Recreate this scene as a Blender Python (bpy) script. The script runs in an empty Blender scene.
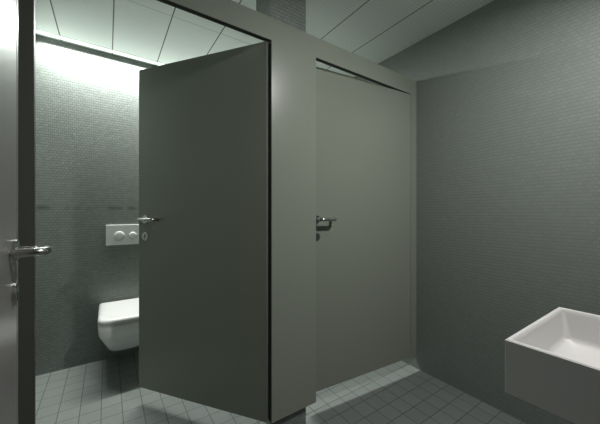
import bpy, bmesh, math
from math import radians, pi, sin, cos
from mathutils import Vector, Matrix

scene = bpy.context.scene
COL = scene.collection

# ---------------------------------------------------------------- camera
CAM_H = 1.2
cd = bpy.data.cameras.new('camera'); cam = bpy.data.objects.new('camera', cd); COL.objects.link(cam)
cam.location = (0, 0, CAM_H)
cam.rotation_euler = (radians(90), 0, radians(-34.227))
cd.sensor_width = 36; cd.lens = 283.0 / 600 * 36; cd.clip_start = 0.01; cd.clip_end = 50
scene.camera = cam

# ---------------------------------------------------------------- world, exposure
w = bpy.data.worlds.new('world'); scene.world = w; w.use_nodes = True
w.node_tree.nodes['Background'].inputs[0].default_value = (0.5, 0.55, 0.5, 1)
w.node_tree.nodes['Background'].inputs[1].default_value = 0.0
vs = scene.view_settings
vs.view_transform = 'Standard'; vs.look = 'None'; vs.gamma = 1; vs.use_curve_mapping = False
vs.exposure = 0.0

# ---------------------------------------------------------------- room numbers (metres)
XL, XR = -0.437, 1.963       # left and right walls
YF, YB = -0.08, 2.798        # wall beside the entrance, back wall of the cubicles
H = 2.5
PY, PT = 1.294, 0.028        # partition front and thickness
PTOP, PBOT, OTOP = 2.206, 0.106, 2.09
O1, O2 = (-0.207, 0.703), (0.992, 1.892)

# the lamps' own light
def area(name, loc, sx, sy, power, color, rot=(0, 0, 0), shape='RECTANGLE', spread=180):
    l = bpy.data.lights.new(name, 'AREA'); l.shape = shape; l.size = sx; l.size_y = sy
    l.energy = power; l.color = color; l.spread = radians(spread)
    o = bpy.data.objects.new(name, l); COL.objects.link(o); o.location = loc; o.rotation_euler = rot
    return o
strip_light = area('strip_light', (0.763, 2.766, 2.4905), 2.340, 0.012, 82.0, (0.965, 1.0, 0.965), spread=154)
LAMP = (1.16, 0.03, 2.40); LAMP_TILT = radians(15)
lamp_light = area('lamp_light', (0, 0, 0), 0.13, 0.13, 20.5, (1.0, 0.985, 0.965), shape='DISK', spread=164)

# ---------------------------------------------------------------- materials
def mat(name):
    m = bpy.data.materials.new(name); m.use_nodes = True
    nt = m.node_tree; b = nt.nodes['Principled BSDF']
    return m, nt, b
def plain(name, col, rough=0.5, metal=0.0, spec=0.5, coat=0.0, noise=0.0, nscale=400):
    m, nt, b = mat(name)
    b.inputs['Base Color'].default_value = (*col, 1); b.inputs['Roughness'].default_value = rough
    b.inputs['Metallic'].default_value = metal; b.inputs['Specular IOR Level'].default_value = spec
    b.inputs['Coat Weight'].default_value = coat; b.inputs['Coat Roughness'].default_value = 0.08
    tc = nt.nodes.new('ShaderNodeTexCoord'); n = nt.nodes.new('ShaderNodeTexNoise')
    n.inputs['Scale'].default_value = nscale; nt.links.new(tc.outputs['Object'], n.inputs['Vector'])
    if noise:
        mp = nt.nodes.new('ShaderNodeMapRange'); mp.inputs['To Min'].default_value = 1 - noise; mp.inputs['To Max'].default_value = 1 + noise
        nt.links.new(n.outputs['Fac'], mp.inputs['Value'])
        mx = nt.nodes.new('ShaderNodeVectorMath'); mx.operation = 'SCALE'; mx.inputs[0].default_value = col
        nt.links.new(mp.outputs[0], mx.inputs['Scale']); nt.links.new(mx.outputs[0], b.inputs['Base Color'])
    return m
class G:  # small node helper
    def __init__(s, nt): s.nt = nt
    def m(s, op, a, b=None, c=None):
        n = s.nt.nodes.new('ShaderNodeMath'); n.operation = op
        for i, v in enumerate((a, b, c)):
            if v is None: continue
            if isinstance(v, (int, float)): n.inputs[i].default_value = v
            else: s.nt.links.new(v, n.inputs[i])
        return n.outputs[0]
    def mix(s, f, a, b):
        n = s.nt.nodes.new('ShaderNodeMix'); n.data_type = 'RGBA'
        s.nt.links.new(f, n.inputs[0])
        for v, k in ((a, 6), (b, 7)):
            if isinstance(v, tuple): n.inputs[k].default_value = (*v, 1)
            else: s.nt.links.new(v, n.inputs[k])
        return n.outputs[2]
def joint(g, coord, origin, pitch, half):
    """1 on the tile, 0 in the joint (soft edge), and the cell index"""
    u = g.m('DIVIDE', g.m('SUBTRACT', coord, origin), pitch)
    fr = g.m('FRACT', u)
    dist = g.m('MULTIPLY', g.m('MINIMUM', fr, g.m('SUBTRACT', 1.0, fr)), pitch)
    e = g.m('MULTIPLY', g.m('SUBTRACT', dist, half * 0.7), 1 / (half * 0.6)); n = e.node; n.use_clamp = True
    return e, g.m('FLOOR', u)
def tile_mat(name, axes, pitch, origin, half, tile_col, grout_col, var=0.1, rough=0.3, bump=0.3, dark_marks=False):
    m, nt, b = mat(name); g = G(nt)
    geo = nt.nodes.new('ShaderNodeNewGeometry'); sp = nt.nodes.new('ShaderNodeSeparateXYZ')
    nt.links.new(geo.outputs['Position'], sp.inputs[0])
    if axes == 'wall':      # horizontal coordinate = X + Y works on both wall directions
        hcoord = g.m('ADD', sp.outputs[0], sp.outputs[1]); vcoord = sp.outputs[2]
    else:
        hcoord, vcoord = sp.outputs[0], sp.outputs[1]
    jv, iv = joint(g, vcoord, origin[1], pitch[1], half)
    if axes == 'wall':
        hcoord = g.m('ADD', hcoord, g.m('MULTIPLY', g.m('MODULO', iv, 2.0), pitch[0] / 2))
    jh, ih = joint(g, hcoord, origin[0], pitch[0], half * (0.6 if axes == 'wall' else 1))
    mask = g.m('MULTIPLY', jh, jv)
    wn = nt.nodes.new('ShaderNodeTexWhiteNoise'); wn.noise_dimensions = '2D'
    cb = nt.nodes.new('ShaderNodeCombineXYZ'); nt.links.new(ih, cb.inputs[0]); nt.links.new(iv, cb.inputs[1]); nt.links.new(cb.outputs[0], wn.inputs['Vector'])
    f = g.m('ADD', 1 - var, g.m('MULTIPLY', wn.outputs['Value'], 2 * var))
    sc = nt.nodes.new('ShaderNodeVectorMath'); sc.operation = 'SCALE'; sc.inputs[0].default_value = tile_col
    nt.links.new(f, sc.inputs['Scale'])
    col = g.mix(mask, grout_col, sc.outputs[0])
    if dark_marks:      # a broken row of darker marks along one course of tiles
        n = nt.nodes.new('ShaderNodeTexNoise'); n.noise_dimensions = '1D'; n.inputs['Scale'].default_value = 9; n.inputs['Detail'].default_value = 1
        nt.links.new(sp.outputs[0], n.inputs['W'])
        a = g.m('MULTIPLY', g.m('SUBTRACT', n.outputs['Fac'], 0.47), 6.0); a.node.use_clamp = True
        d = g.m('SUBTRACT', 1.0, g.m('DIVIDE', g.m('ABSOLUTE', g.m('SUBTRACT', sp.outputs[2], 1.232)), 0.024)); d.node.use_clamp = True
        col = g.mix(g.m('MULTIPLY', g.m('MULTIPLY', a, d), 0.65), col, (0.035, 0.042, 0.037))
    nt.links.new(col, b.inputs['Base Color'])
    b.inputs['Roughness'].default_value = rough
    rr = g.m('ADD', rough, g.m('MULTIPLY', g.m('SUBTRACT', 1.0, mask), 0.4)); nt.links.new(rr, b.inputs['Roughness'])
    bp = nt.nodes.new('ShaderNodeBump'); bp.inputs['Strength'].default_value = bump; bp.inputs['Distance'].default_value = 0.001
    nt.links.new(mask, bp.inputs['Height']); nt.links.new(bp.outputs[0], b.inputs['Normal'])
    return m

M = {}
TILE = (0.205, 0.228, 0.210); GROUT = (0.135, 0.150, 0.138)
M['mosaic'] = tile_mat('mosaic_tile', 'wall', (0.0235, 0.0193), (0.0, 0.0), 0.0019, TILE, GROUT, 0.10, 0.36, 0.6)
M['mosaic_marked'] = tile_mat('mosaic_tile_with_dark_marks', 'wall', (0.0235, 0.0193), (0.0, 0.0), 0.0019, TILE, GROUT, 0.10, 0.36, 0.6, dark_marks=True)
M['mosaic_soft'] = tile_mat('fine_mosaic_tile', 'wall', (0.0235, 0.0193), (0.0, 0.0), 0.0016, (0.196, 0.219, 0.201), (0.156, 0.174, 0.160), 0.05, 0.42, 0.25)
M['floor'] = tile_mat('floor_tile', 'floor', (0.106, 0.106), (-0.031, 1.365), 0.0022, (0.175, 0.192, 0.182), (0.070, 0.078, 0.073), 0.05, 0.4, 0.5)

def ceiling_mat():
    m, nt, b = mat('ribbed_ceiling_panel'); g = G(nt)
    geo = nt.nodes.new('ShaderNodeNewGeometry'); sp = nt.nodes.new('ShaderNodeSeparateXYZ')
    nt.links.new(geo.outputs['Position'], sp.inputs[0])
    jx, ix = joint(g, sp.outputs[0], 0.033, 0.3235, 0.0035)
    jy, iy = joint(g, sp.outputs[1], 2.03, 1.3, 0.0022)
    rib = g.m('FRACT', g.m('DIVIDE', sp.outputs[1], 0.021))
    ribm = g.m('GREATER_THAN', rib, 0.25)
    col = g.mix(ribm, (0.68, 0.71, 0.69), (0.78, 0.81, 0.79))
    jy2 = g.m('ADD', 0.45, g.m('MULTIPLY', jy, 0.55))
    mask = g.m('MULTIPLY', jx, jy2)
    col = g.mix(mask, (0.06, 0.07, 0.065), col)
    nt.links.new(col, b.inputs['Base Color']); b.inputs['Roughness'].default_value = 0.55
    bp = nt.nodes.new('ShaderNodeBump'); bp.inputs['Strength'].default_value = 0.4; bp.inputs['Distance'].default_value = 0.002
    nt.links.new(g.m('MULTIPLY', mask, 1.0), bp.inputs['Height']); nt.links.new(bp.outputs[0], b.inputs['Normal'])
    return m
M['ceiling'] = ceiling_mat()
M['laminate'] = plain('green_grey_laminate', (0.240, 0.264, 0.220), 0.27, 0, 0.42, 0.0, 0.05, 250)
M['leaf'] = plain('green_grey_door_laminate', (0.232, 0.255, 0.212), 0.27, 0, 0.42, 0.0, 0.05, 250)
M['edge'] = plain('laminate_edge_band', (0.20, 0.215, 0.18), 0.4, noise=0.04)
M['dark'] = plain('dark_frame', (0.045, 0.049, 0.042), 0.6, noise=0.05)
M['housing'] = plain('white_lacquered_housing', (0.85, 0.85, 0.85), 0.5)
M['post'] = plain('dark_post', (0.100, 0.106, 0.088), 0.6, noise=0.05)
M['grey_door'] = plain('pale_grey_door_laminate', (0.22, 0.215, 0.21), 0.28, 0, 0.25, 0.0, 0.04, 300)
M['steel'] = plain('brushed_steel', (0.55, 0.56, 0.54), 0.24, 1.0, noise=0.05)
M['black'] = plain('keyhole_black', (0.01, 0.01, 0.01), 0.6)
M['ceramic'] = plain('white_ceramic', (0.82, 0.82, 0.81), 0.2, 0, 0.5, 0.4, 0.01, 20)
M['basin'] = plain('white_basin_ceramic', (0.60, 0.59, 0.58), 0.45, 0, 0.4, 0.0, 0.01, 20)
M['seat'] = plain('white_seat_plastic', (0.64, 0.63, 0.62), 0.35, 0, 0.5, 0.0, 0.01, 20)
M['plate'] = plain('white_flush_plastic', (0.70, 0.71, 0.69), 0.3, noise=0.01)
M['button'] = plain('white_flush_button', (0.68, 0.69, 0.67), 0.25, noise=0.01)
M['alu'] = plain('aluminium_profile', (0.6, 0.62, 0.6), 0.4, 1.0)
def emis(name, col, s):
    m, nt, b = mat(name); b.inputs['Base Color'].default_value = (*col, 1)
    b.inputs['Emission Color'].default_value = (*col, 1); b.inputs['Emission Strength'].default_value = s
    return m
M['glow'] = emis('lit_diffuser', (0.95, 1.0, 0.95), 1.0)
M['glow_lamp'] = emis('lit_lamp_diffuser', (1.0, 0.97, 0.95), 3.0)

# ---------------------------------------------------------------- mesh helpers
def link(name, bm, m, parent=None, smooth=False, bevel=0.0, seg=2):
    me = bpy.data.meshes.new(name); bmesh.ops.recalc_face_normals(bm, faces=bm.faces); bm.to_mesh(me); bm.free()
    me.materials.append(m)
    o = bpy.data.objects.new(name, me); COL.objects.link(o)
    if parent is not None: o.parent = parent
    if smooth:
        for p in me.polygons: p.use_smooth = True
    if bevel:
        md = o.modifiers.new('bevel', 'BEVEL'); md.width = bevel; md.segments = seg; md.limit_method = 'ANGLE'; md.angle_limit = radians(40)
    return o
def box(bm, x0, x1, y0, y1, z0, z1):
    v = [bm.verts.new(p) for p in ((x0,y0,z0),(x1,y0,z0),(x1,y1,z0),(x0,y1,z0),(x0,y0,z1),(x1,y0,z1),(x1,y1,z1),(x0,y1,z1))]
    for f in ((0,3,2,1),(4,5,6,7),(0,1,5,4),(1,2,6,5),(2,3,7,6),(3,0,4,7)): bm.faces.new([v[i] for i in f])
    return bm
def bx(*a): return box(bmesh.new(), *a)
def loft(bm, rings, cap0=True, cap1=True):
    vr = [[bm.verts.new(p) for p in r] for r in rings]; n = len(vr[0])
    for a, b in zip(vr, vr[1:]):
        for i in range(n): bm.faces.new((a[i], a[(i+1) % n], b[(i+1) % n], b[i]))
    if cap0: bm.faces.new(list(reversed(vr[0])))
    if cap1: bm.faces.new(vr[-1])
    return bm
def cyl(bm, c, axis, r, l, n=32, r2=None):
    """cylinder from c along axis, with a small chamfer at the far end"""
    a = Vector(axis).normalized(); u = a.orthogonal().normalized(); v = a.cross(u); c = Vector(c)
    r2 = r if r2 is None else r2
    ch = min(0.0012, l * 0.3)
    prof = [(0, r), (l - ch, r2), (l, r2 - ch)]
    return loft(bm, [[c + a*h + (u*cos(2*pi*i/n) + v*sin(2*pi*i/n))*rr for i in range(n)] for h, rr in prof])
def fillet(pts, r, n=8):
    pts = [Vector(p) for p in pts]; out = [pts[0]]
    for a, b, c in zip(pts, pts[1:], pts[2:]):
        d1 = (a-b).normalized(); d2 = (c-b).normalized(); ang = d1.angle(d2); t = r / math.tan(ang/2)
        p1, p2 = b + d1*t, b + d2*t; cen = b + (d1+d2).normalized() * (r / sin(ang/2))
        v1, v2 = p1-cen, p2-cen; tot = v1.angle(v2); ax = v1.cross(v2).normalized()
        for k in range(n+1): out.append(cen + Matrix.Rotation(tot*k/n, 3, ax) @ v1)
    out.append(pts[-1]); return out
def tube(bm, pts, r, n=20, dome=True):
    pts = [Vector(p) for p in pts]
    if dome:
        d = (pts[-1]-pts[-2]).normalized(); e = pts[-1]
        ext = [(e + d*r*0.5, r*0.87), (e + d*r*0.85, r*0.5), (e + d*r*0.98, r*0.12)]
    else: ext = []
    path = [(p, r) for p in pts] + ext
    t = (pts[1]-pts[0]).normalized(); u = t.orthogonal().normalized(); rings = []
    for i, (p, rr) in enumerate(path):
        a = path[max(i-1, 0)][0]; b = path[min(i+1, len(path)-1)][0]; nt_ = (b-a).normalized()
        u = (t.rotation_difference(nt_) @ u).normalized(); t = nt_; v = t.cross(u)
        rings.append([p + (u*cos(2*pi*k/n)+v*sin(2*pi*k/n))*rr for k in range(n)])
    return loft(bm, rings)
def thing(name, label, cat, loc=(0,0,0), rotz=0, group=None):
    o = bpy.data.objects.new(name, None); COL.objects.link(o); o.location = loc; o.rotation_euler = (0, 0, rotz)
    o.empty_display_size = 0.1
    if label: o['label'] = label; o['category'] = cat
    if group: o['group'] = group
    return o
def struct(name, bm, m, label=None, cat=None, **k):
    o = link(name, bm, m, **k); o['kind'] = 'structure'
    if label: o['label'] = label
    if cat: o['category'] = cat
    return o

# ---------------------------------------------------------------- the room
T = 0.12
YV = -1.30                    # far end of the small lobby behind the entrance
struct('floor', bx(XL-T, XR+T, YV-T, YB+T, -0.1, 0), M['floor'], 'grey green square tiled floor under the whole washroom', 'floor')
struct('ceiling', bx(XL-T, XR+T, YV-T, YB+T, H, H+0.1), M['ceiling'], 'pale grey ceiling of long ribbed panels with dark joints', 'ceiling')
struct('wall_back', bx(XL-T, XR+T, YB, YB+T, 0, H), M['mosaic_marked'], 'mosaic wall behind the toilet, washed white by the strip light', 'wall')
struct('wall_right', bx(XR, XR+T, YV-T, YB, 0, H), M['mosaic_soft'], 'grey green mosaic wall on the right, behind the washbasin', 'wall')
struct('wall_left', bx(XL-T, XL, YV-T, YB, 0, H), M['mosaic'], 'mosaic side wall of the open cubicle beyond the grey door', 'wall')
def front_wall():            # wall with the entrance opening
    bm = bmesh.new(); a, b, c, d, z = XL, -0.15, 0.76, XR, 2.14
    poly = [(a, 0), (b, 0), (b, z), (c, z), (c, 0), (d, 0), (d, H), (a, H)]
    f = [bm.verts.new((x, YF, q)) for x, q in poly]; k = [bm.verts.new((x, YF-T, q)) for x, q in poly]
    bm.faces.new(f); bm.faces.new(list(reversed(k))); n = len(poly)
    for i in range(n): bm.faces.new((f[i], k[i], k[(i+1) % n], f[(i+1) % n]))
    return bm
struct('wall_front', front_wall(), M['mosaic_soft'], 'mosaic wall with the entrance opening, facing the cubicles', 'wall')
struct('wall_lobby', bx(XL, XR, YV-T, YV, 0, H), M['mosaic_soft'], 'mosaic wall closing the lobby behind the entrance', 'wall')
bm = bx(0.710, 0.9405, PY+PT+0.001, 1.37, 0, PTOP); box(bm, 0.710, 0.9405, PY+PT+0.001, 1.495, PTOP, H)
struct('wall_pier', bm, M['mosaic'], 'mosaic pier behind the partition between both cubicles, rising to the ceiling', 'pillar')
struct('wall_divider', bx(0.80, 0.84, 1.37, YB, 0, PTOP-0.1), M['mosaic'], 'low mosaic wall dividing the two cubicles behind the pier', 'wall')

# ---------------------------------------------------------------- linear light along the back wall
t = thing('linear_light', 'long thin white strip light where the ceiling meets the back wall', 'light', (0.763, 2.760, H))
L2 = 1.190
def prism(yz):      # a profile in Y and Z drawn out along X
    return loft(bmesh.new(), [[(x, y, z) for y, z in yz] for x in (-L2, L2)])
link('housing', prism([(-0.0415, -0.0005), (-0.005, -0.0005), (-0.005, -0.009), (-0.012, -0.013), (-0.012, -0.004), (-0.0415, -0.003)]), M['housing'], t)
link('diffuser', prism([(-0.0410, -0.0034), (-0.0124, -0.0044), (-0.0124, -0.0120), (-0.0385, -0.0065)]), M['glow'], t)
strip_light.location = (0.775, 2.7340, H-0.0130); strip_light.rotation_euler = (radians(-12), 0, 0)
strip_light.name = 'lamp_glow'; strip_light.parent = t; strip_light.matrix_parent_inverse = Matrix.Translation((-0.763, -2.760, -H))

# ---------------------------------------------------------------- lamp of the washroom, aimed at the cubicles
t = thing('ceiling_lamp', 'small round spot lamp on the ceiling above the washbasin', 'light', LAMP)
n = 40; tilt = Matrix.Rotation(LAMP_TILT, 4, 'X')
def turned(prof, m): 
    return loft(bmesh.new(), [[tilt @ Vector((q*cos(2*pi*i/n), q*sin(2*pi*i/n), z)) for i in range(n)] for q, z in prof])
link('shade', turned([(0.03, 0.05), (0.062, 0.045), (0.078, 0.02), (0.080, -0.010), (0.077, -0.010), (0.075, 0.0)], 0), M['alu'], t)
link('diffuser', turned([(0.0735, 0.0005), (0.0735, -0.004), (0.06, -0.0055)], 0), M['glow_lamp'], t)
link('stem', tube(bmesh.new(), [(0, 0, H-LAMP[2]-0.008), tilt @ Vector((0, 0, 0.049))], 0.009, dome=False), M['alu'], t)
link('ceiling_rose', cyl(bmesh.new(), (0, 0, H-LAMP[2]-0.0005), (0, 0, -1), 0.04, 0.012), M['alu'], t)
lamp_light.name = 'lamp_bulb'; lamp_light.parent = t; lamp_light.location = tilt @ Vector((0, 0, -0.008)); lamp_light.rotation_euler = (LAMP_TILT, 0, 0)

# ---------------------------------------------------------------- partition: one panel with two door openings
t = thing('cubicle_partition', 'grey green laminate partition with two door openings, raised above the floor', 'partition', (0, PY, 0))
# the left end of the panel is the dark post; the laminate panel starts at the opening
def panel():
    bm = bmesh.new()
    c, d, e, f, b = O1[1], O2[0], O2[1], XR-0.001, O1[0]
    poly = [(XL+0.001, OTOP), (c, OTOP), (c, PBOT), (d, PBOT), (d, OTOP), (e, OTOP), (e, PBOT), (f, PBOT), (f, PTOP), (XL+0.001, PTOP)]
    fr = [bm.verts.new((x, 0, z)) for x, z in poly]; bk = [bm.verts.new((x, PT, z)) for x, z in poly]
    bm.faces.new(fr); bm.faces.new(list(reversed(bk))); n = len(poly)
    for i in range(n): bm.faces.new((fr[i], bk[i], bk[(i+1) % n], fr[(i+1) % n]))
    return bm
link('panel', panel(), M['laminate'], t)
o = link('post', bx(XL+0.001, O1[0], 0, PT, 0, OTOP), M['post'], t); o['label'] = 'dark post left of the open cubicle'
bm = bmesh.new()     # dark edging that lines both openings
e = 0.0015
for a, b in (O1, O2):
    box(bm, a, b, 0.002, PT-0.001, OTOP-e, OTOP)
    if b == O1[1]: box(bm, b-e, b, 0.002, PT-0.001, PBOT, OTOP-e)
    box(bm, a, a+e, 0.002, PT-0.001, PBOT, OTOP-e)
o = link('edging', bm, M['dark'], t); o['label'] = 'dark edging inside both door openings'

# ---------------------------------------------------------------- lever handle set, built on a door face
def lever_set(parent, x, z, face, out, dirx, length=0.112, zkey=-0.105):
    """rose + bent lever + key rose; face: y of the door face, out: -1/+1 outward, dirx: lever direction"""
    h = link('door_handle', tube(bmesh.new(), fillet([(x, face+out*0.004, z), (x, face+out*0.058, z), (x+dirx*length, face+out*0.058, z), (x+dirx*length, face+out*0.012, z)], 0.018), 0.0108), M['steel'], parent, smooth=True)
    link('rose', cyl(bmesh.new(), (x, face, z), (0, out, 0), 0.026, 0.007), M['steel'], h)
    k = link('key_rose', cyl(bmesh.new(), (x, face, z+zkey), (0, out, 0), 0.026, 0.006), M['steel'], parent)
    bm = bmesh.new(); cyl(bm, (x, face+out*0.0058, z+zkey+0.006), (0, out, 0), 0.0055, 0.0008); box(bm, x-0.003, x+0.003, min(face+out*0.0058, face+out*0.0066), max(face+out*0.0058, face+out*0.0066), z+zkey-0.013, z+zkey+0.004)
    link('keyhole', bm, M['black'], k)

def cubicle_door(label, loc, rot, W, hx=0.06, top=OTOP-0.003):
    t = thing('cubicle_door', label, 'door', loc, rot, 'cubicle doors')
    tt = 0.028; z0, z1 = PBOT, top
    link('leaf', bx(-W+0.003, -0.003, -tt, 0, z0, z1), M['leaf'], t)
    link('edge_band', bx(-0.0028, -0.0002, -tt, 0, z0, z1), M['edge'], t)
    link('edge_band', bx(-W, -W+0.0028, -tt, 0, z0, z1), M['edge'], t)
    lever_set(t, -W+hx, 1.155, -tt, -1, 1, 0.108)
    lever_set(t, -W+hx, 1.155, 0.0, 1, 1, 0.108)
    for hz in (0.35, 1.1, 1.85):
        link('hinge', cyl(bmesh.new(), (0.001, 0.009, hz-0.035), (0, 0, 1), 0.006, 0.07, 20), M['steel'], t)
    return t
cubicle_door('green grey cubicle door standing wide open in front of the toilet', (0.706, PY+PT+0.006, 0), radians(-54.1), 0.888, 0.055)
cubicle_door('green grey cubicle door almost closed, beside the right mosaic wall', (O2[1]-0.001, PY+PT, 0), radians(-5.0), 0.893, 0.050, OTOP-0.004)

# ---------------------------------------------------------------- entrance door, open beside the camera
t = thing('door_1', 'pale grey entrance door standing open at the left edge, steel lever', 'door', (-0.111, 0.02, 0), radians(4.3)); t['kind'] = 'structure'
# the leaf runs along +Y from its hinge, face towards +X
link('leaf', bx(-0.04, 0, 0.003, 0.928, 0.006, 2.12), M['grey_door'], t, bevel=0.001)
o = link('edge_band', bx(-0.04, 0.001, 0.929, 0.945, 0.006, 2.12), M['edge'], t, bevel=0.003, seg=3); o['label'] = 'pale rounded edge strip'
HZ = 1.111
h = link('door_handle', tube(bmesh.new(), fillet([(0.004, 0.882, HZ), (0.058, 0.882, HZ), (0.058, 0.826, HZ), (0.010, 0.826, HZ)], 0.02), 0.0095), M['steel'], t, smooth=True)
link('rose', cyl(bmesh.new(), (0, 0.882, HZ), (1, 0, 0), 0.026, 0.008), M['steel'], h)
k = link('key_rose', cyl(bmesh.new(), (0, 0.882, HZ-0.1), (1, 0, 0), 0.026, 0.007), M['steel'], t)
link('keyhole', bx(0.0068, 0.0076, 0.879, 0.885, HZ-0.114, HZ-0.093), M['black'], k)
for hz in (0.3, 1.1, 1.9):
    link('hinge', cyl(bmesh.new(), (-0.045, 0.006, hz-0.04), (0, 0, 1), 0.007, 0.08, 20), M['steel'], t)

# ---------------------------------------------------------------- wall-hung toilet
TX = 0.125
t = thing('toilet', 'white wall-hung toilet half hidden behind the open cubicle door', 'toilet', (TX, YB, 0))
def dring(w, L, z, back=0.0, r=0.12, n=2.9, k=48):
    pts = [(-w, -back, z)]
    for i in range(k+1):
        a = pi * i / k; c, s = cos(a), sin(a)
        pts.append((-w*math.copysign(abs(c)**(2/n), c), -(L-r) - r*abs(s)**(2/n), z))
    pts.append((w, -back, z)); return pts
bm = bmesh.new()
loft(bm, [dring(0.095, 0.29, 0.172, 0.001, 0.10), dring(0.112, 0.335, 0.180, 0.001, 0.10), dring(0.124, 0.362, 0.198, 0.001, 0.10), dring(0.150, 0.418, 0.268, 0.001, 0.10), dring(0.170, 0.466, 0.325, 0.001, 0.09),
          dring(0.177, 0.484, 0.35, 0.001, 0.085), dring(0.179, 0.489, 0.38, 0.001, 0.085), dring(0.180, 0.490, 0.41, 0.001, 0.085), dring(0.176, 0.486, 0.418, 0.001, 0.08)])
link('bowl', bm, M['ceramic'], t, smooth=True)
bm = bmesh.new(); loft(bm, [dring(0.172, 0.482, 0.4185, 0.04, 0.08), dring(0.180, 0.490, 0.420, 0.04, 0.08), dring(0.180, 0.490, 0.428, 0.04, 0.08), dring(0.177, 0.487, 0.4295, 0.04, 0.08)])
link('seat', bm, M['seat'], t, smooth=False)
bm = bmesh.new(); rr = [(0.0, 0.0, 0.4305), (0.006, 0.006, 0.4325), (0.008, 0.008, 0.438), (0.007, 0.007, 0.450), (0.003, 0.003, 0.459), (-0.004, -0.004, 0.465), (-0.014, -0.014, 0.4685), (-0.05, -0.05, 0.470)]
loft(bm, [dring(0.174+a, 0.488+b, z, 0.02-min(a, 0)*0.5, 0.105+b*0.5) for a, b, z in rr])
link('lid', bm, M['seat'], t, smooth=True)
for sx in (-0.08, 0.08):
    link('hinge', cyl(bmesh.new(), (sx-0.02, -0.012, 0.438), (1, 0, 0), 0.007, 0.04, 16), M['steel'], t)

# ---------------------------------------------------------------- flush plate
t = thing('flush_plate', 'white rectangular flush plate with two round buttons on the mosaic wall', 'flush plate', (0.112, YB, 1.010))
link('plate', bx(-0.123, 0.123, -0.012, -0.0005, -0.084, 0.084), M['plate'], t, bevel=0.003)
def button(x, r, z=0.0):
    bm = bmesh.new(); n = 40
    prof = [(0, r), (0.002, r), (0.0045, r*0.93), (0.006, r*0.75), (0.0068, r*0.45)]
    loft(bm, [[(x + rr*cos(2*pi*i/n), -0.0122-h, z + rr*sin(2*pi*i/n)) for i in range(n)] for h, rr in prof])
    o = link('button', bm, M['button'], t, smooth=True)
    bm = bmesh.new(); loft(bm, [[(x + rr*cos(2*pi*i/n), -0.0121-h, z + rr*sin(2*pi*i/n)) for i in range(n)] for h, rr in [(0, r+0.0022), (0.0008, r+0.0022), (0.0009, r+0.0004)]])
    link('button_ring', bm, M['alu'], t)
button(-0.030, 0.038, -0.008); button(0.066, 0.030, -0.008)

# ---------------------------------------------------------------- washbasin
BX0, BX1, BY0, BY1, BZ0, BZ1 = 0.906, 1.380, YF, 0.328, 0.704, 0.850
ox, oy, oz = (BX0+BX1)/2, BY0, BZ0
t = thing('washbasin', 'white rectangular wall-hung washbasin at lower right', 'washbasin', (ox, oy, oz))
def basin():
    bm = bmesh.new(); hw, dp, hh = (BX1-BX0)/2, BY1-BY0, BZ1-BZ0; k = 10
    def rr(a, b, c, d, z, r):      # rounded rectangle, k+1 points per corner
        pts = []
        for cx, cy, a0 in ((b-r, d-r, 0), (a+r, d-r, 90), (a+r, c+r, 180), (b-r, c+r, 270)):
            for i in range(k+1):
                t_ = radians(a0 + 90*i/k); pts.append((cx + r*cos(t_), cy + r*sin(t_), z))
        return pts
    rings = [rr(-hw, hw, 0.0005, dp, 0, 0.003), rr(-hw, hw, 0.0005, dp, hh-0.003, 0.003), rr(-hw+0.003, hw-0.003, 0.0005, dp-0.003, hh, 0.003),
             rr(-hw+0.011, hw-0.011, 0.075, dp-0.011, hh, 0.006), rr(-hw+0.0135, hw-0.0135, 0.077, dp-0.0135, hh-0.003, 0.008)]
    for i in range(1, 13):          # the inside: walls that curve into a deep bottom
        u = i / 12; z = (hh-0.003) * (1-u) + 0.012*u
        ins = 0.0135 + 0.012*u + 0.07 * max(0, (u-0.75)/0.25)**2.0
        rings.append(rr(-hw+ins, hw-ins, 0.0635+ins, dp-ins, z, 0.008 + 0.022*u))
    rings.append(rr(-0.04, 0.04, dp/2-0.01, dp/2+0.07, 0.012, 0.035))
    return loft(bm, rings)
o = link('basin', basin(), M['basin'], t, smooth=True)
md = o.modifiers.new('edges', 'EDGE_SPLIT'); md.split_angle = radians(38)
link('drain', cyl(bmesh.new(), (0, 0.23, 0.0122), (0, 0, 1), 0.03, 0.004), M['steel'], t)
link('waste_pipe', tube(bmesh.new(), fillet([(0, 0.23, -0.001), (0, 0.23, -0.16), (0, 0.12, -0.16), (0, 0.12, -0.09), (0, 0.001, -0.09)], 0.03), 0.016, dome=False), M['steel'], t, smooth=True)
